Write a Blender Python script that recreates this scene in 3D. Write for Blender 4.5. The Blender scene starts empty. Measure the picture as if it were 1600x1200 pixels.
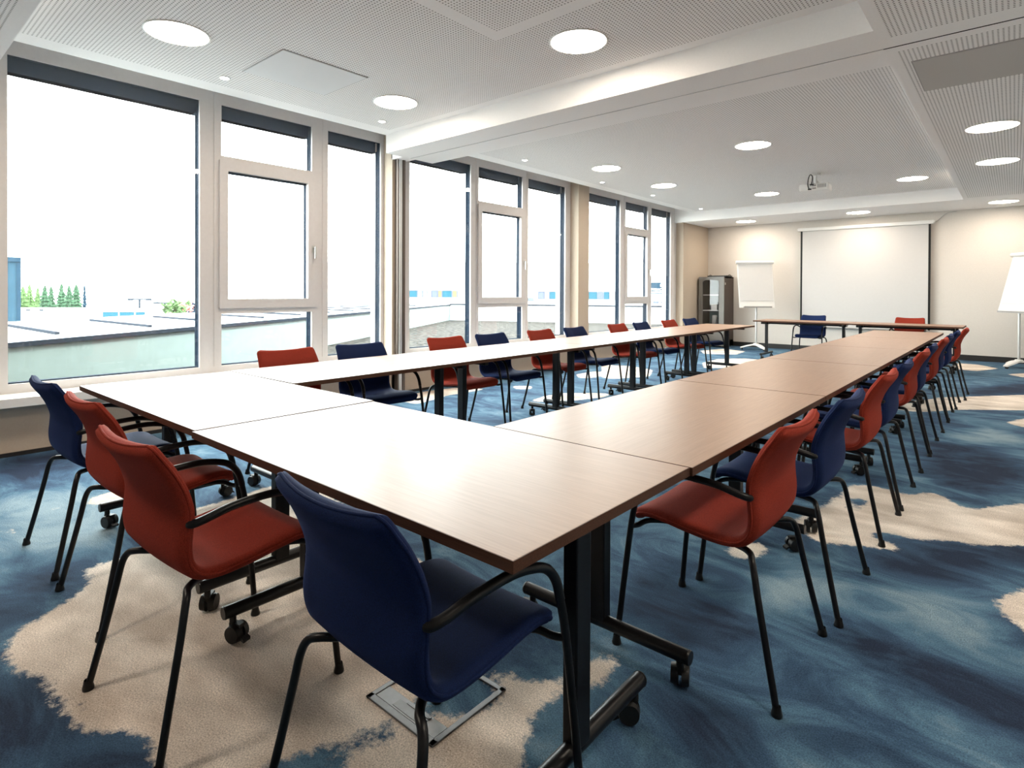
import bpy, bmesh, math, random
import numpy as np
from mathutils import Vector, Matrix
random.seed(7)
PI = math.pi
SC = bpy.context.scene
COL = SC.collection

# ------------------------------------------------------------------ materials
def new_mat(name):
    m = bpy.data.materials.new(name)
    m.use_nodes = True
    nt = m.node_tree
    b = nt.nodes.get('Principled BSDF')
    return m, nt, b

def srgb(r, g, b):
    f = lambda c: (c / 255 / 12.92) if c / 255 <= .04045 else ((c / 255 + .055) / 1.055) ** 2.4
    return (f(r), f(g), f(b), 1)

def plain(name, col, rough=.5, metal=0.0, noise=0.0, scale=40, bump=0.0, spec=None):
    m, nt, b = new_mat(name)
    b.inputs['Base Color'].default_value = col
    b.inputs['Roughness'].default_value = rough
    b.inputs['Metallic'].default_value = metal
    if spec is not None:
        b.inputs['Specular IOR Level'].default_value = spec
    if noise > 0 or bump > 0:
        tc = nt.nodes.new('ShaderNodeTexCoord')
        nz = nt.nodes.new('ShaderNodeTexNoise')
        nz.inputs['Scale'].default_value = scale
        nz.inputs['Detail'].default_value = 4
        nt.links.new(tc.outputs['Object'], nz.inputs['Vector'])
        if noise > 0:
            mp = nt.nodes.new('ShaderNodeMapRange')
            mp.inputs['From Min'].default_value = .3
            mp.inputs['From Max'].default_value = .7
            mp.inputs['To Min'].default_value = 1 - noise
            mp.inputs['To Max'].default_value = 1 + noise
            nt.links.new(nz.outputs['Fac'], mp.inputs['Value'])
            vm = nt.nodes.new('ShaderNodeVectorMath')
            vm.operation = 'SCALE'
            vm.inputs[0].default_value = col[:3]
            nt.links.new(mp.outputs['Result'], vm.inputs['Scale'])
            nt.links.new(vm.outputs['Vector'], b.inputs['Base Color'])
        if bump > 0:
            bp = nt.nodes.new('ShaderNodeBump')
            bp.inputs['Strength'].default_value = bump
            bp.inputs['Distance'].default_value = .002
            nt.links.new(nz.outputs['Fac'], bp.inputs['Height'])
            nt.links.new(bp.outputs['Normal'], b.inputs['Normal'])
    return m

def emit(name, col, s):
    m, nt, b = new_mat(name)
    b.inputs['Base Color'].default_value = (.8, .8, .8, 1)
    b.inputs['Emission Color'].default_value = col
    b.inputs['Emission Strength'].default_value = s
    return m

def glass_mat(name, tint=(1, 1, 1, 1)):
    m, nt, b = new_mat(name)
    nt.nodes.remove(b)
    out = nt.nodes['Material Output']
    tr = nt.nodes.new('ShaderNodeBsdfTransparent')
    tr.inputs['Color'].default_value = tint
    gl = nt.nodes.new('ShaderNodeBsdfGlossy')
    gl.inputs['Roughness'].default_value = .02
    lw = nt.nodes.new('ShaderNodeLayerWeight'); lw.inputs['Blend'].default_value = .5
    pw = nt.nodes.new('ShaderNodeMath'); pw.operation = 'POWER'; pw.inputs[1].default_value = 4
    fr = nt.nodes.new('ShaderNodeMath'); fr.operation = 'MULTIPLY_ADD'; fr.inputs[1].default_value = .55; fr.inputs[2].default_value = .03
    nt.links.new(lw.outputs['Facing'], pw.inputs[0]); nt.links.new(pw.outputs[0], fr.inputs[0])
    mx = nt.nodes.new('ShaderNodeMixShader')
    nt.links.new(fr.outputs[0], mx.inputs[0])
    nt.links.new(tr.outputs[0], mx.inputs[1])
    nt.links.new(gl.outputs[0], mx.inputs[2])
    nt.links.new(mx.outputs[0], out.inputs['Surface'])
    return m

def perforated_mat():
    m, nt, b = new_mat('perforated_plasterboard')
    b.inputs['Roughness'].default_value = .9
    tc = nt.nodes.new('ShaderNodeTexCoord')
    sc = nt.nodes.new('ShaderNodeVectorMath'); sc.operation = 'SCALE'; sc.inputs['Scale'].default_value = 1 / .025
    fr = nt.nodes.new('ShaderNodeVectorMath'); fr.operation = 'FRACTION'
    sb = nt.nodes.new('ShaderNodeVectorMath'); sb.operation = 'SUBTRACT'; sb.inputs[1].default_value = (.5, .5, 0)
    ml = nt.nodes.new('ShaderNodeVectorMath'); ml.operation = 'MULTIPLY'; ml.inputs[1].default_value = (1, 1, 0)
    ln = nt.nodes.new('ShaderNodeVectorMath'); ln.operation = 'LENGTH'
    mr = nt.nodes.new('ShaderNodeMapRange')
    mr.inputs['From Min'].default_value = .19; mr.inputs['From Max'].default_value = .25
    mx = nt.nodes.new('ShaderNodeMix'); mx.data_type = 'RGBA'
    mx.inputs[6].default_value = (.16, .15, .145, 1)
    mx.inputs[7].default_value = (.87, .855, .845, 1)
    L = nt.links.new
    L(tc.outputs['Object'], sc.inputs[0]); L(sc.outputs[0], fr.inputs[0]); L(fr.outputs[0], sb.inputs[0])
    L(sb.outputs[0], ml.inputs[0]); L(ml.outputs[0], ln.inputs[0]); L(ln.outputs['Value'], mr.inputs['Value'])
    L(mr.outputs['Result'], mx.inputs[0]); L(mx.outputs[2], b.inputs['Base Color'])
    return m

def wood_mat(name, c1, c2, rough, spec=.85):
    m, nt, b = new_mat(name)
    L = nt.links.new
    tc = nt.nodes.new('ShaderNodeTexCoord')
    mp = nt.nodes.new('ShaderNodeMapping'); mp.inputs['Scale'].default_value = (4.0, 150, 150)
    n1 = nt.nodes.new('ShaderNodeTexNoise'); n1.inputs['Scale'].default_value = 1.6; n1.inputs['Detail'].default_value = 6
    n1.inputs['Distortion'].default_value = .4
    cr = nt.nodes.new('ShaderNodeValToRGB')
    cr.color_ramp.elements[0].position = .33; cr.color_ramp.elements[0].color = c2
    cr.color_ramp.elements[1].position = .66; cr.color_ramp.elements[1].color = c1
    L(tc.outputs['Object'], mp.inputs['Vector']); L(mp.outputs[0], n1.inputs['Vector'])
    L(n1.outputs['Fac'], cr.inputs['Fac']); L(cr.outputs['Color'], b.inputs['Base Color'])
    bp = nt.nodes.new('ShaderNodeBump'); bp.inputs['Strength'].default_value = .03; bp.inputs['Distance'].default_value = .001
    L(n1.outputs['Fac'], bp.inputs['Height']); L(bp.outputs['Normal'], b.inputs['Normal'])
    b.inputs['Roughness'].default_value = rough
    b.inputs['Specular IOR Level'].default_value = spec
    return m

def fabric_mat(name, col, sheen=.15):
    m, nt, b = new_mat(name)
    L = nt.links.new
    tc = nt.nodes.new('ShaderNodeTexCoord')
    n1 = nt.nodes.new('ShaderNodeTexNoise'); n1.inputs['Scale'].default_value = 420; n1.inputs['Detail'].default_value = 2
    mp = nt.nodes.new('ShaderNodeMapRange'); mp.inputs['To Min'].default_value = .72; mp.inputs['To Max'].default_value = 1.28
    mp.inputs['From Min'].default_value = .3; mp.inputs['From Max'].default_value = .7
    vm = nt.nodes.new('ShaderNodeVectorMath'); vm.operation = 'SCALE'; vm.inputs[0].default_value = col[:3]
    L(tc.outputs['Object'], n1.inputs['Vector']); L(n1.outputs['Fac'], mp.inputs['Value'])
    L(mp.outputs['Result'], vm.inputs['Scale']); L(vm.outputs[0], b.inputs['Base Color'])
    bp = nt.nodes.new('ShaderNodeBump'); bp.inputs['Strength'].default_value = .25; bp.inputs['Distance'].default_value = .0015
    L(n1.outputs['Fac'], bp.inputs['Height']); L(bp.outputs['Normal'], b.inputs['Normal'])
    b.inputs['Roughness'].default_value = .85
    b.inputs['Specular IOR Level'].default_value = .12
    b.inputs['Sheen Weight'].default_value = sheen
    b.inputs['Sheen Tint'].default_value = (min(col[0]*3+.02,1), min(col[1]*3+.02,1), min(col[2]*3+.02,1), 1)
    b.inputs['Sheen Roughness'].default_value = .4
    return m

def carpet_mat():
    m, nt, b = new_mat('patterned_carpet')
    L = nt.links.new
    N = nt.nodes.new
    tc = N('ShaderNodeTexCoord')
    at = N('ShaderNodeAttribute'); at.attribute_name = 'pattern'
    sp = N('ShaderNodeSeparateColor'); L(at.outputs['Color'], sp.inputs[0])
    # ragged edge noise
    ne = N('ShaderNodeTexNoise'); ne.inputs['Scale'].default_value = 24; ne.inputs['Detail'].default_value = 8; ne.inputs['Roughness'].default_value = .78
    L(tc.outputs['Object'], ne.inputs['Vector'])
    def math_(op, a, c, clamp=False):
        n = N('ShaderNodeMath'); n.operation = op; n.use_clamp = clamp
        for i, v in enumerate((a, c)):
            if isinstance(v, (int, float)): n.inputs[i].default_value = v
            else: L(v, n.inputs[i])
        return n.outputs[0]
    e = math_('MULTIPLY', math_('SUBTRACT', ne.outputs['Fac'], .5), 1.1)
    s = math_('ADD', sp.outputs['Red'], e)
    mr = N('ShaderNodeMapRange'); mr.inputs['From Min'].default_value = .40; mr.inputs['From Max'].default_value = .60
    L(s, mr.inputs['Value'])
    # blue tones: broad brush strokes
    mp = N('ShaderNodeMapping'); mp.inputs['Rotation'].default_value = (0, 0, math.radians(-25)); mp.inputs['Scale'].default_value = (1.1, 2.1, 1)
    L(tc.outputs['Object'], mp.inputs['Vector'])
    nb = N('ShaderNodeTexNoise'); nb.inputs['Scale'].default_value = 1.5; nb.inputs['Detail'].default_value = 8; nb.inputs['Roughness'].default_value = .68; nb.inputs['Distortion'].default_value = 1.1
    L(mp.outputs[0], nb.inputs['Vector'])
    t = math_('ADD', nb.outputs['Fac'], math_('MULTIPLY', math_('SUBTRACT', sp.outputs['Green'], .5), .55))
    cr = N('ShaderNodeValToRGB')
    els = cr.color_ramp.elements
    els[0].position = .22; els[0].color = (.016, .026, .052, 1)
    els[1].position = .80; els[1].color = (.21, .29, .34, 1)
    x = els.new(.42); x.color = (.034, .070, .125, 1)
    x = els.new(.56); x.color = (.072, .145, .215, 1)
    L(t, cr.inputs['Fac'])
    # cream tones
    nc = N('ShaderNodeTexNoise'); nc.inputs['Scale'].default_value = 2.2; nc.inputs['Detail'].default_value = 6
    L(mp.outputs[0], nc.inputs['Vector'])
    cc = N('ShaderNodeValToRGB')
    cc.color_ramp.elements[0].position = .36; cc.color_ramp.elements[0].color = (.44, .37, .31, 1)
    cc.color_ramp.elements[1].position = .65; cc.color_ramp.elements[1].color = (.76, .68, .60, 1)
    L(nc.outputs['Fac'], cc.inputs['Fac'])
    mx = N('ShaderNodeMix'); mx.data_type = 'RGBA'
    L(mr.outputs['Result'], mx.inputs[0]); L(cr.outputs['Color'], mx.inputs[6]); L(cc.outputs['Color'], mx.inputs[7])
    # pile grain
    ng = N('ShaderNodeTexNoise'); ng.inputs['Scale'].default_value = 210; ng.inputs['Detail'].default_value = 4; ng.inputs['Roughness'].default_value = .75
    L(tc.outputs['Object'], ng.inputs['Vector'])
    gr = N('ShaderNodeMapRange'); gr.inputs['From Min'].default_value = .32; gr.inputs['From Max'].default_value = .68
    gr.inputs['To Min'].default_value = .48; gr.inputs['To Max'].default_value = 1.52
    L(ng.outputs['Fac'], gr.inputs['Value'])
    sc = N('ShaderNodeVectorMath'); sc.operation = 'SCALE'
    L(mx.outputs[2], sc.inputs[0]); L(gr.outputs['Result'], sc.inputs['Scale'])
    L(sc.outputs[0], b.inputs['Base Color'])
    bp = N('ShaderNodeBump'); bp.inputs['Strength'].default_value = .2; bp.inputs['Distance'].default_value = .003
    L(ng.outputs['Fac'], bp.inputs['Height']); L(bp.outputs['Normal'], b.inputs['Normal'])
    b.inputs['Roughness'].default_value = .95
    b.inputs['Specular IOR Level'].default_value = .15
    return m

M = {}
M['wall'] = plain('wall_paint', (.60, .56, .515, 1), .85, noise=.03, scale=90, bump=.15)
M['wall_beige'] = plain('beige_wall_paint', (.44, .37, .295, 1), .85, noise=.03, scale=90, bump=.15)
M['ceil'] = plain('ceiling_paint', (.88, .865, .855, 1), .9, noise=.015, scale=60)
M['perf'] = perforated_mat()
M['slot'] = plain('dark_gap', (.015, .014, .014, 1), .8)
M['frame'] = plain('white_window_frame', (.58, .555, .545, 1), .45, noise=.02, scale=30)
M['glass'] = glass_mat('window_glass')
M['navymetal'] = plain('navy_blind_metal', (.013, .022, .036, 1), .85, noise=.1, scale=25, spec=.05)
M['blind'] = plain('navy_blind_box', (.026, .044, .078, 1), .7, noise=.05, scale=3, spec=.15)
M['chrome'] = plain('brushed_metal', (.55, .55, .54, 1), .3, 1.0)
M['alu'] = plain('anodised_aluminium', (.62, .63, .62, 1), .4, .6)
M['black'] = plain('black_powder_coat', (.006, .006, .007, 1), .34, noise=.1, scale=300, bump=.05, spec=.28)
M['blackmatte'] = plain('black_plastic', (.008, .008, .008, 1), .45, noise=.1, scale=200, spec=.3)
M['skirting'] = plain('black_skirting', (.014, .013, .013, 1), .5)
M['wood'] = wood_mat('beech_laminate', (.290, .163, .094, 1), (.232, .125, .069, 1), .40)
M['edge'] = wood_mat('brown_edge_band', (.085, .037, .021, 1), (.060, .026, .015, 1), .55, .2)
M['red'] = fabric_mat('red_wool', (.225, .027, .015, 1), .15)
M['navy'] = fabric_mat('navy_wool', (.006, .015, .058, 1), .3)
M['carpet'] = carpet_mat()
M['lamp'] = emit('warm_light', (1, .86, .70, 1), 37)
M['spot'] = emit('spot_light', (1, .92, .8, 1), 30)
M['white'] = plain('white_lacquer', (.74, .73, .71, 1), .4, noise=.015, scale=40)
M['screen'] = plain('screen_cloth', (.52, .51, .50, 1), .8, noise=.01, scale=20)
M['paper'] = plain('paper', (.60, .59, .58, 1), .8, noise=.01, scale=30)
M['grey'] = plain('grey_plastic', (.30, .29, .28, 1), .45, noise=.05, scale=80)
M['panelgrey'] = plain('access_panel_paint', (.50, .48, .46, 1), .8)
M['panelpale'] = plain('access_panel_white', (.74, .745, .75, 1), .8)
M['fridgebrown'] = plain('dark_brown_lacquer', (.045, .026, .018, 1), .4, noise=.1, scale=30)
M['fridgegrey'] = plain('fridge_grey', (.19, .18, .165, 1), .4, noise=.04, scale=50)
M['fridgein'] = plain('fridge_lining', (.10, .10, .088, 1), .6)
M['steel'] = plain('floor_box_steel', (.13, .14, .15, 1), .45, .5, noise=.08, scale=60)
M['flap'] = plain('flap_steel', (.20, .215, .23, 1), .5, .4, noise=.06, scale=50)
M['plaster'] = plain('parapet_plaster', (.165, .21, .20, 1), .9, noise=.05, scale=6)
M['coping'] = plain('grey_coping', (.026, .031, .040, 1), .95, noise=.1, scale=10, spec=.02)
M['roofing'] = plain('white_roofing', (.34, .355, .355, 1), .8, noise=.04, scale=5)
M['gravel'] = plain('gravel', (.034, .032, .029, 1), .95, noise=.95, scale=7, bump=.6, spec=.03)
M['render'] = plain('white_render', (.42, .43, .43, 1), .9, noise=.02, scale=2)
M['teal'] = plain('teal_glazing', (.016, .06, .085, 1), .4, spec=.05)
M['ochre'] = plain('ochre_panel', (.16, .11, .055, 1), .6, spec=.05)
M['greypane'] = plain('grey_panel', (.07, .08, .11, 1), .5, spec=.05)
M['palepane'] = plain('pale_panel', (.17, .17, .16, 1), .6, spec=.05)
M['tower'] = plain('blue_grey_cladding', (.012, .028, .045, 1), .5, noise=.08, scale=2, spec=.05)
M['tower2'] = plain('blue_cladding_pale', (.020, .045, .066, 1), .5, noise=.08, scale=2, spec=.05)
M['leaf1'] = plain('conifer_green', (.014, .045, .020, 1), .9, noise=.5, scale=3)
M['leaf2'] = plain('fresh_green', (.04, .08, .022, 1), .9, noise=.5, scale=3)
M['bark'] = plain('bark', (.08, .06, .045, 1), .9, noise=.3, scale=8)
M['asphalt'] = plain('pale_ground', (.33, .33, .325, 1), .95, noise=.06, scale=.6)
M['carpaint'] = plain('pale_car_paint', (.60, .66, .66, 1), .3)
M['redflower'] = plain('red_blossom', (.45, .12, .10, 1), .8, noise=.4, scale=6)

# ------------------------------------------------------------------ mesh helper
class MB:
    def __init__(self):
        self.v, self.f, self.mi, self.sm = [], [], [], []
    def add(self, vs, fs, mi=0, smooth=False):
        o = len(self.v)
        self.v += [tuple(p) for p in vs]
        self.f += [[i + o for i in f] for f in fs]
        self.mi += [mi] * len(fs); self.sm += [smooth] * len(fs)
        return self
    def box(self, a, b, mi=0, bev=0.0):
        (x0, y0, z0), (x1, y1, z1) = [min(p, q) for p, q in zip(a, b)], [max(p, q) for p, q in zip(a, b)]
        if bev <= 0:
            vs = [(x0,y0,z0),(x1,y0,z0),(x1,y1,z0),(x0,y1,z0),(x0,y0,z1),(x1,y0,z1),(x1,y1,z1),(x0,y1,z1)]
            return self.add(vs, [(0,3,2,1),(4,5,6,7),(0,1,5,4),(1,2,6,5),(2,3,7,6),(3,0,4,7)], mi)
        bm = bmesh.new()
        bmesh.ops.create_cube(bm, size=1, matrix=Matrix.Translation(((x0+x1)/2,(y0+y1)/2,(z0+z1)/2)) @ Matrix.Diagonal((x1-x0, y1-y0, z1-z0, 1)))
        bmesh.ops.bevel(bm, geom=bm.edges[:], offset=bev, segments=2, affect='EDGES', profile=.5)
        return self.bm(bm, mi)
    def bm(self, bm, mi=0, smooth=False, mat=None):
        bm.verts.index_update()
        vs = [(mat @ v.co) if mat else v.co.copy() for v in bm.verts]
        fs = [[v.index for v in f.verts] for f in bm.faces]
        bm.free()
        return self.add(vs, fs, mi, smooth)
    def obox(self, c, ax, ay, az, mi=0):        # oriented box: centre, three half-axis vectors
        c, ax, ay, az = Vector(c), Vector(ax), Vector(ay), Vector(az)
        vs = [c + sx*ax + sy*ay + sz*az for sz in (-1,1) for sx, sy in ((-1,-1),(1,-1),(1,1),(-1,1))]
        return self.add(vs, [(0,3,2,1),(4,5,6,7),(0,1,5,4),(1,2,6,5),(2,3,7,6),(3,0,4,7)], mi)
    def cyl(self, p, q, r, r2=None, n=16, mi=0, cap=True, smooth=True):
        p, q = Vector(p), Vector(q); r2 = r if r2 is None else r2
        d = (q - p).normalized()
        u = d.orthogonal().normalized(); w = d.cross(u)
        vs = [p + r*(math.cos(2*PI*i/n)*u + math.sin(2*PI*i/n)*w) for i in range(n)] + [q + r2*(math.cos(2*PI*i/n)*u + math.sin(2*PI*i/n)*w) for i in range(n)]
        self.add(vs, [(i, (i+1) % n, n + (i+1) % n, n + i) for i in range(n)], mi, smooth)
        if cap:
            self.add(vs[:n], [list(range(n))[::-1]], mi); self.add(vs[n:], [list(range(n))], mi)
        return self
    def tube(self, pts, r, n=10, mi=0, sub=6):
        P = [Vector(p) for p in pts]
        if sub > 1 and len(P) > 2:
            Q = []
            for i in range(len(P) - 1):
                p0 = P[max(i-1, 0)]; p1 = P[i]; p2 = P[i+1]; p3 = P[min(i+2, len(P)-1)]
                for k in range(sub):
                    t = k / sub
                    Q.append(.5*((2*p1) + (p2-p0)*t + (2*p0-5*p1+4*p2-p3)*t*t + (3*p1-p0-3*p2+p3)*t**3))
            Q.append(P[-1]); P = Q
        u = None; rings = []
        for i, p in enumerate(P):
            d = (P[min(i+1, len(P)-1)] - P[max(i-1, 0)]).normalized()
            u = d.orthogonal().normalized() if u is None else (u - u.dot(d)*d).normalized()
            w = d.cross(u)
            rings.append([p + r*(math.cos(2*PI*k/n)*u + math.sin(2*PI*k/n)*w) for k in range(n)])
        vs = [v for g in rings for v in g]
        fs = [(i*n+k, i*n+(k+1) % n, (i+1)*n+(k+1) % n, (i+1)*n+k) for i in range(len(P)-1) for k in range(n)]
        self.add(vs, fs, mi, True)
        self.add(rings[0], [list(range(n))[::-1]], mi); self.add(rings[-1], [list(range(n))], mi)
        return self
    def lathe(self, prof, c=(0,0,0), n=32, mi=0):
        c = Vector(c); vs = []
        for r, z in prof:
            vs += [c + Vector((r*math.cos(2*PI*i/n), r*math.sin(2*PI*i/n), z)) for i in range(n)]
        fs = [(j*n+i, j*n+(i+1) % n, (j+1)*n+(i+1) % n, (j+1)*n+i) for j in range(len(prof)-1) for i in range(n)]
        self.add(vs, fs, mi, True)
        return self
    def prism(self, poly, z0, z1, mi=0):
        n = len(poly)
        vs = [(x, y, z0) for x, y in poly] + [(x, y, z1) for x, y in poly]
        return self.add(vs, [list(range(n))[::-1], list(range(n, 2*n))] + [(i, (i+1) % n, n+(i+1) % n, n+i) for i in range(n)], mi)
    def build(self, name, mats, parent=None, loc=None, rotz=0):
        me = bpy.data.meshes.new(name)
        me.from_pydata([tuple(p) for p in self.v], [], self.f)
        for m in (mats if isinstance(mats, (list, tuple)) else [mats]): me.materials.append(m)
        me.polygons.foreach_set('material_index', self.mi)
        me.polygons.foreach_set('use_smooth', self.sm)
        me.update()
        bm = bmesh.new(); bm.from_mesh(me)
        bmesh.ops.recalc_face_normals(bm, faces=bm.faces[:])
        bm.to_mesh(me); bm.free()
        o = bpy.data.objects.new(name, me)
        COL.objects.link(o)
        if parent is not None: o.parent = parent
        if loc is not None: o.location = loc
        o.rotation_euler.z = rotz
        return o

def tag(o, label, cat, group=None):
    o['label'] = label; o['category'] = cat
    if group: o['group'] = group
    return o
def thing(name, label, cat, loc=(0,0,0), rotz=0, group=None):
    o = bpy.data.objects.new(name, None); COL.objects.link(o)
    o.empty_display_size = .1
    o.location = loc; o.rotation_euler.z = rotz
    return tag(o, label, cat, group)
def struct(o):
    o['kind'] = 'structure'; return o
def copy_tree(o, parent=None):
    c = o.copy(); COL.objects.link(c)
    if parent is not None: c.parent = parent
    for ch in [x for x in o.children]: copy_tree(ch, c)
    return c
def relabel(o, label, loc, rotz):
    o['label'] = label; o.location = loc; o.rotation_euler.z = rotz
    return o
SKY, EXPO = 9.5, 0.95
CREAM = [[(-3.11,0.67),(-3.01,0.72),(-2.85,0.60),(-2.79,0.49),(-2.75,0.41),(-2.56,0.36),(-2.46,0.35),(-2.34,0.43),(-2.25,0.42),(-2.09,0.45),(-2.02,0.43),(-1.95,0.45),(-1.91,0.51),(-1.82,0.56),(-1.68,0.53),(-1.56,0.53),(-1.47,0.59),(-1.43,0.71),(-1.32,0.83),(-1.18,0.89),(-0.99,0.92),(-0.87,1.02),(-0.96,1.16),(-1.06,1.32),(-1.06,1.38),(-1.03,1.49),(-0.98,1.58),(-0.99,1.71),(-1.03,1.79),(-1.07,1.68),(-1.08,1.59),(-1.07,1.49),(-1.14,1.45),(-1.21,1.41),(-1.29,1.40),(-1.31,1.32),(-1.39,1.29),(-1.48,1.35),(-1.64,1.53),(-1.88,1.71),(-2.04,1.74),(-2.25,1.79),(-2.27,1.69),(-2.61,1.82),(-2.80,1.89),(-3.28,1.96),(-3.58,1.82),(-3.55,1.64),(-3.51,1.40),(-3.51,1.26),(-3.33,1.07),(-3.15,0.92)],[(-4.14,0.95),(-4.20,1.04),(-4.18,1.17),(-4.05,1.24),(-3.89,1.12),(-3.96,1.03),(-4.03,0.94)],[(-4.13,0.75),(-4.17,0.81),(-4.10,0.85),(-4.07,0.81),(-4.07,0.75)],[(-3.84,0.74),(-3.79,0.81),(-3.75,0.80),(-3.79,0.74)],[(-3.91,0.48),(-3.94,0.65),(-3.88,0.64),(-3.86,0.52)],[(-0.90,3.39),(-0.87,3.56),(-0.83,3.77),(-0.80,4.09),(-0.79,4.30),(-0.66,4.37),(-0.48,4.29),(-0.43,4.41),(-0.37,4.49),(-0.26,4.34),(-0.20,4.23),(-0.10,4.37),(0.05,4.59),(0.35,4.95),(0.28,3.96),(0.05,3.83),(-0.17,3.63),(-0.37,3.53),(-0.42,3.32),(-0.49,3.31),(-0.60,3.26),(-0.70,3.19),(-0.76,3.19),(-0.81,3.30)],[(-1.05,7.96),(-0.81,8.24),(-0.66,8.65),(0.10,9.58),(0.71,10.25),(0.60,8.68),(0.09,8.30),(-0.43,7.88),(-0.73,7.43),(-0.95,7.41)],[(-0.05,7.39),(0.08,7.74),(0.33,8.05),(0.30,7.35),(0.08,7.22),(0.01,7.30)],[(-0.82,13.18),(-0.46,13.13),(-0.19,12.68),(-0.46,12.00),(-0.71,12.09)],[(-0.07,11.86),(0.12,12.23),(0.42,12.31),(0.12,11.57)],[(-0.05,3.01),(-0.00,3.16),(0.04,3.25),(0.26,3.60),(0.20,2.73),(0.10,2.79),(0.04,2.83),(0.00,2.92)],[(-5.38,8.59),(-4.92,8.77),(-4.41,8.58),(-4.10,7.88),(-4.36,7.30),(-4.56,7.29)],[(-5.12,12.16),(-4.92,12.93),(-4.35,12.69),(-4.27,11.89),(-4.80,11.56)],[(-4.20,10.05),(-4.24,10.83),(-3.92,11.27),(-3.58,11.30),(-3.53,10.80),(-3.57,9.67),(-3.89,9.38)],[(-4.25,5.51),(-4.21,5.85),(-3.86,6.17),(-3.72,6.17),(-3.70,5.90),(-3.83,5.50),(-3.97,5.38),(-4.08,5.17),(-4.19,5.18)],[(-5.36,4.18),(-5.57,4.74),(-5.47,5.30),(-5.11,5.41),(-5.14,4.77),(-4.99,4.15)],[(-5.03,5.84),(-4.84,6.01),(-4.69,5.80),(-4.84,5.66)],[(-5.03,7.31),(-5.01,7.81),(-4.78,7.73),(-4.63,7.22),(-4.77,7.01)],[(-1.05,2.78),(-1.01,2.96),(-0.91,3.00),(-0.89,2.83),(-0.97,2.72)],[(-2.24,0.30),(-2.20,0.35),(-2.13,0.39),(-2.11,0.37),(-2.15,0.33)]]
HOLES = [[(-1.50,0.69),(-1.46,0.76),(-1.42,0.85),(-1.38,0.94),(-1.36,1.02),(-1.33,1.09),(-1.28,1.06),(-1.31,0.96),(-1.35,0.84),(-1.39,0.74),(-1.43,0.68)],[(-1.41,1.15),(-1.38,1.28),(-1.18,1.37),(-1.18,1.28),(-1.19,1.21),(-1.23,1.14),(-1.34,1.12)],[(-2.28,0.56),(-2.26,0.58),(-2.08,0.53),(-2.10,0.50)],[(-1.67,0.64),(-1.62,0.66),(-1.60,0.65),(-1.63,0.63)],[(-1.82,1.08),(-1.78,1.17),(-1.74,1.15),(-1.76,1.09)],[(-0.58,3.41),(-0.52,3.57),(-0.39,3.54),(-0.20,3.68),(-0.15,3.68),(-0.43,3.40),(-0.52,3.43)],[(-0.75,3.98),(-0.70,4.09),(-0.64,4.03),(-0.68,3.77),(-0.71,3.70),(-0.71,3.87)]]
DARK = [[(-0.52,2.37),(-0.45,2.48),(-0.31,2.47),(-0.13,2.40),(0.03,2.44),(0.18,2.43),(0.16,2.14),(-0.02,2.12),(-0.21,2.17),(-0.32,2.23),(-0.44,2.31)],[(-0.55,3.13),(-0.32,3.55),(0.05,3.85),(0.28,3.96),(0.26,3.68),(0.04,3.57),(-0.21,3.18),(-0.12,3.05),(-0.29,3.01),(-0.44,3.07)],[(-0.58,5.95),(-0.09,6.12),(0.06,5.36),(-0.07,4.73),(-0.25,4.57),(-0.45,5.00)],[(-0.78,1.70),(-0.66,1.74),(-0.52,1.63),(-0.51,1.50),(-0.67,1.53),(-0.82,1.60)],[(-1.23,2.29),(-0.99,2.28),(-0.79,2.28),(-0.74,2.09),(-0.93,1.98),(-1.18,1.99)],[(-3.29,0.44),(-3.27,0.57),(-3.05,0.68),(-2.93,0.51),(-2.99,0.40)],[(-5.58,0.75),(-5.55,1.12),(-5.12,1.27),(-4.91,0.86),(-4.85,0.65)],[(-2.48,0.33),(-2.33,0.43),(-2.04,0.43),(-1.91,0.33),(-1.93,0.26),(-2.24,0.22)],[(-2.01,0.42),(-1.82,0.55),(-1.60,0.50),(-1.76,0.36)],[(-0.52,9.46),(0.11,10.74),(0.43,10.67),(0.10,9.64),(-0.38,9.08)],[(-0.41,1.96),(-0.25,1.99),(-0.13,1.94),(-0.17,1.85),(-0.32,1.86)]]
LIGHT = [[(-0.83,2.64),(-0.71,2.90),(-0.60,2.85),(-0.57,2.59),(-0.67,2.37),(-0.80,2.46)],[(-0.38,2.97),(-0.16,3.08),(-0.04,2.82),(0.04,2.73),(-0.14,2.62),(-0.30,2.70)],[(-0.33,2.18),(-0.24,2.14),(-0.20,2.00),(-0.28,1.97)],[(-1.12,2.24),(-1.01,2.45),(-0.91,2.33),(-1.00,2.18)],[(-0.44,6.37),(-0.10,6.99),(0.07,6.53),(-0.25,6.10)],[(-4.55,0.61),(-4.46,1.00),(-3.64,1.14),(-3.31,0.79),(-3.65,0.49)]]  # pale pattern areas; the last, window-side one paints daylight into the carpet tone
# ------------------------------------------------------------------ room dimensions
YF = 13.85          # far wall
XL = -5.66          # window-side wall face
XR = 2.10           # right wall
YB = -3.2           # wall behind the camera
ZB = 2.835          # lower ceiling and beam underside
ZC = 3.045          # coffered ceiling
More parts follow.
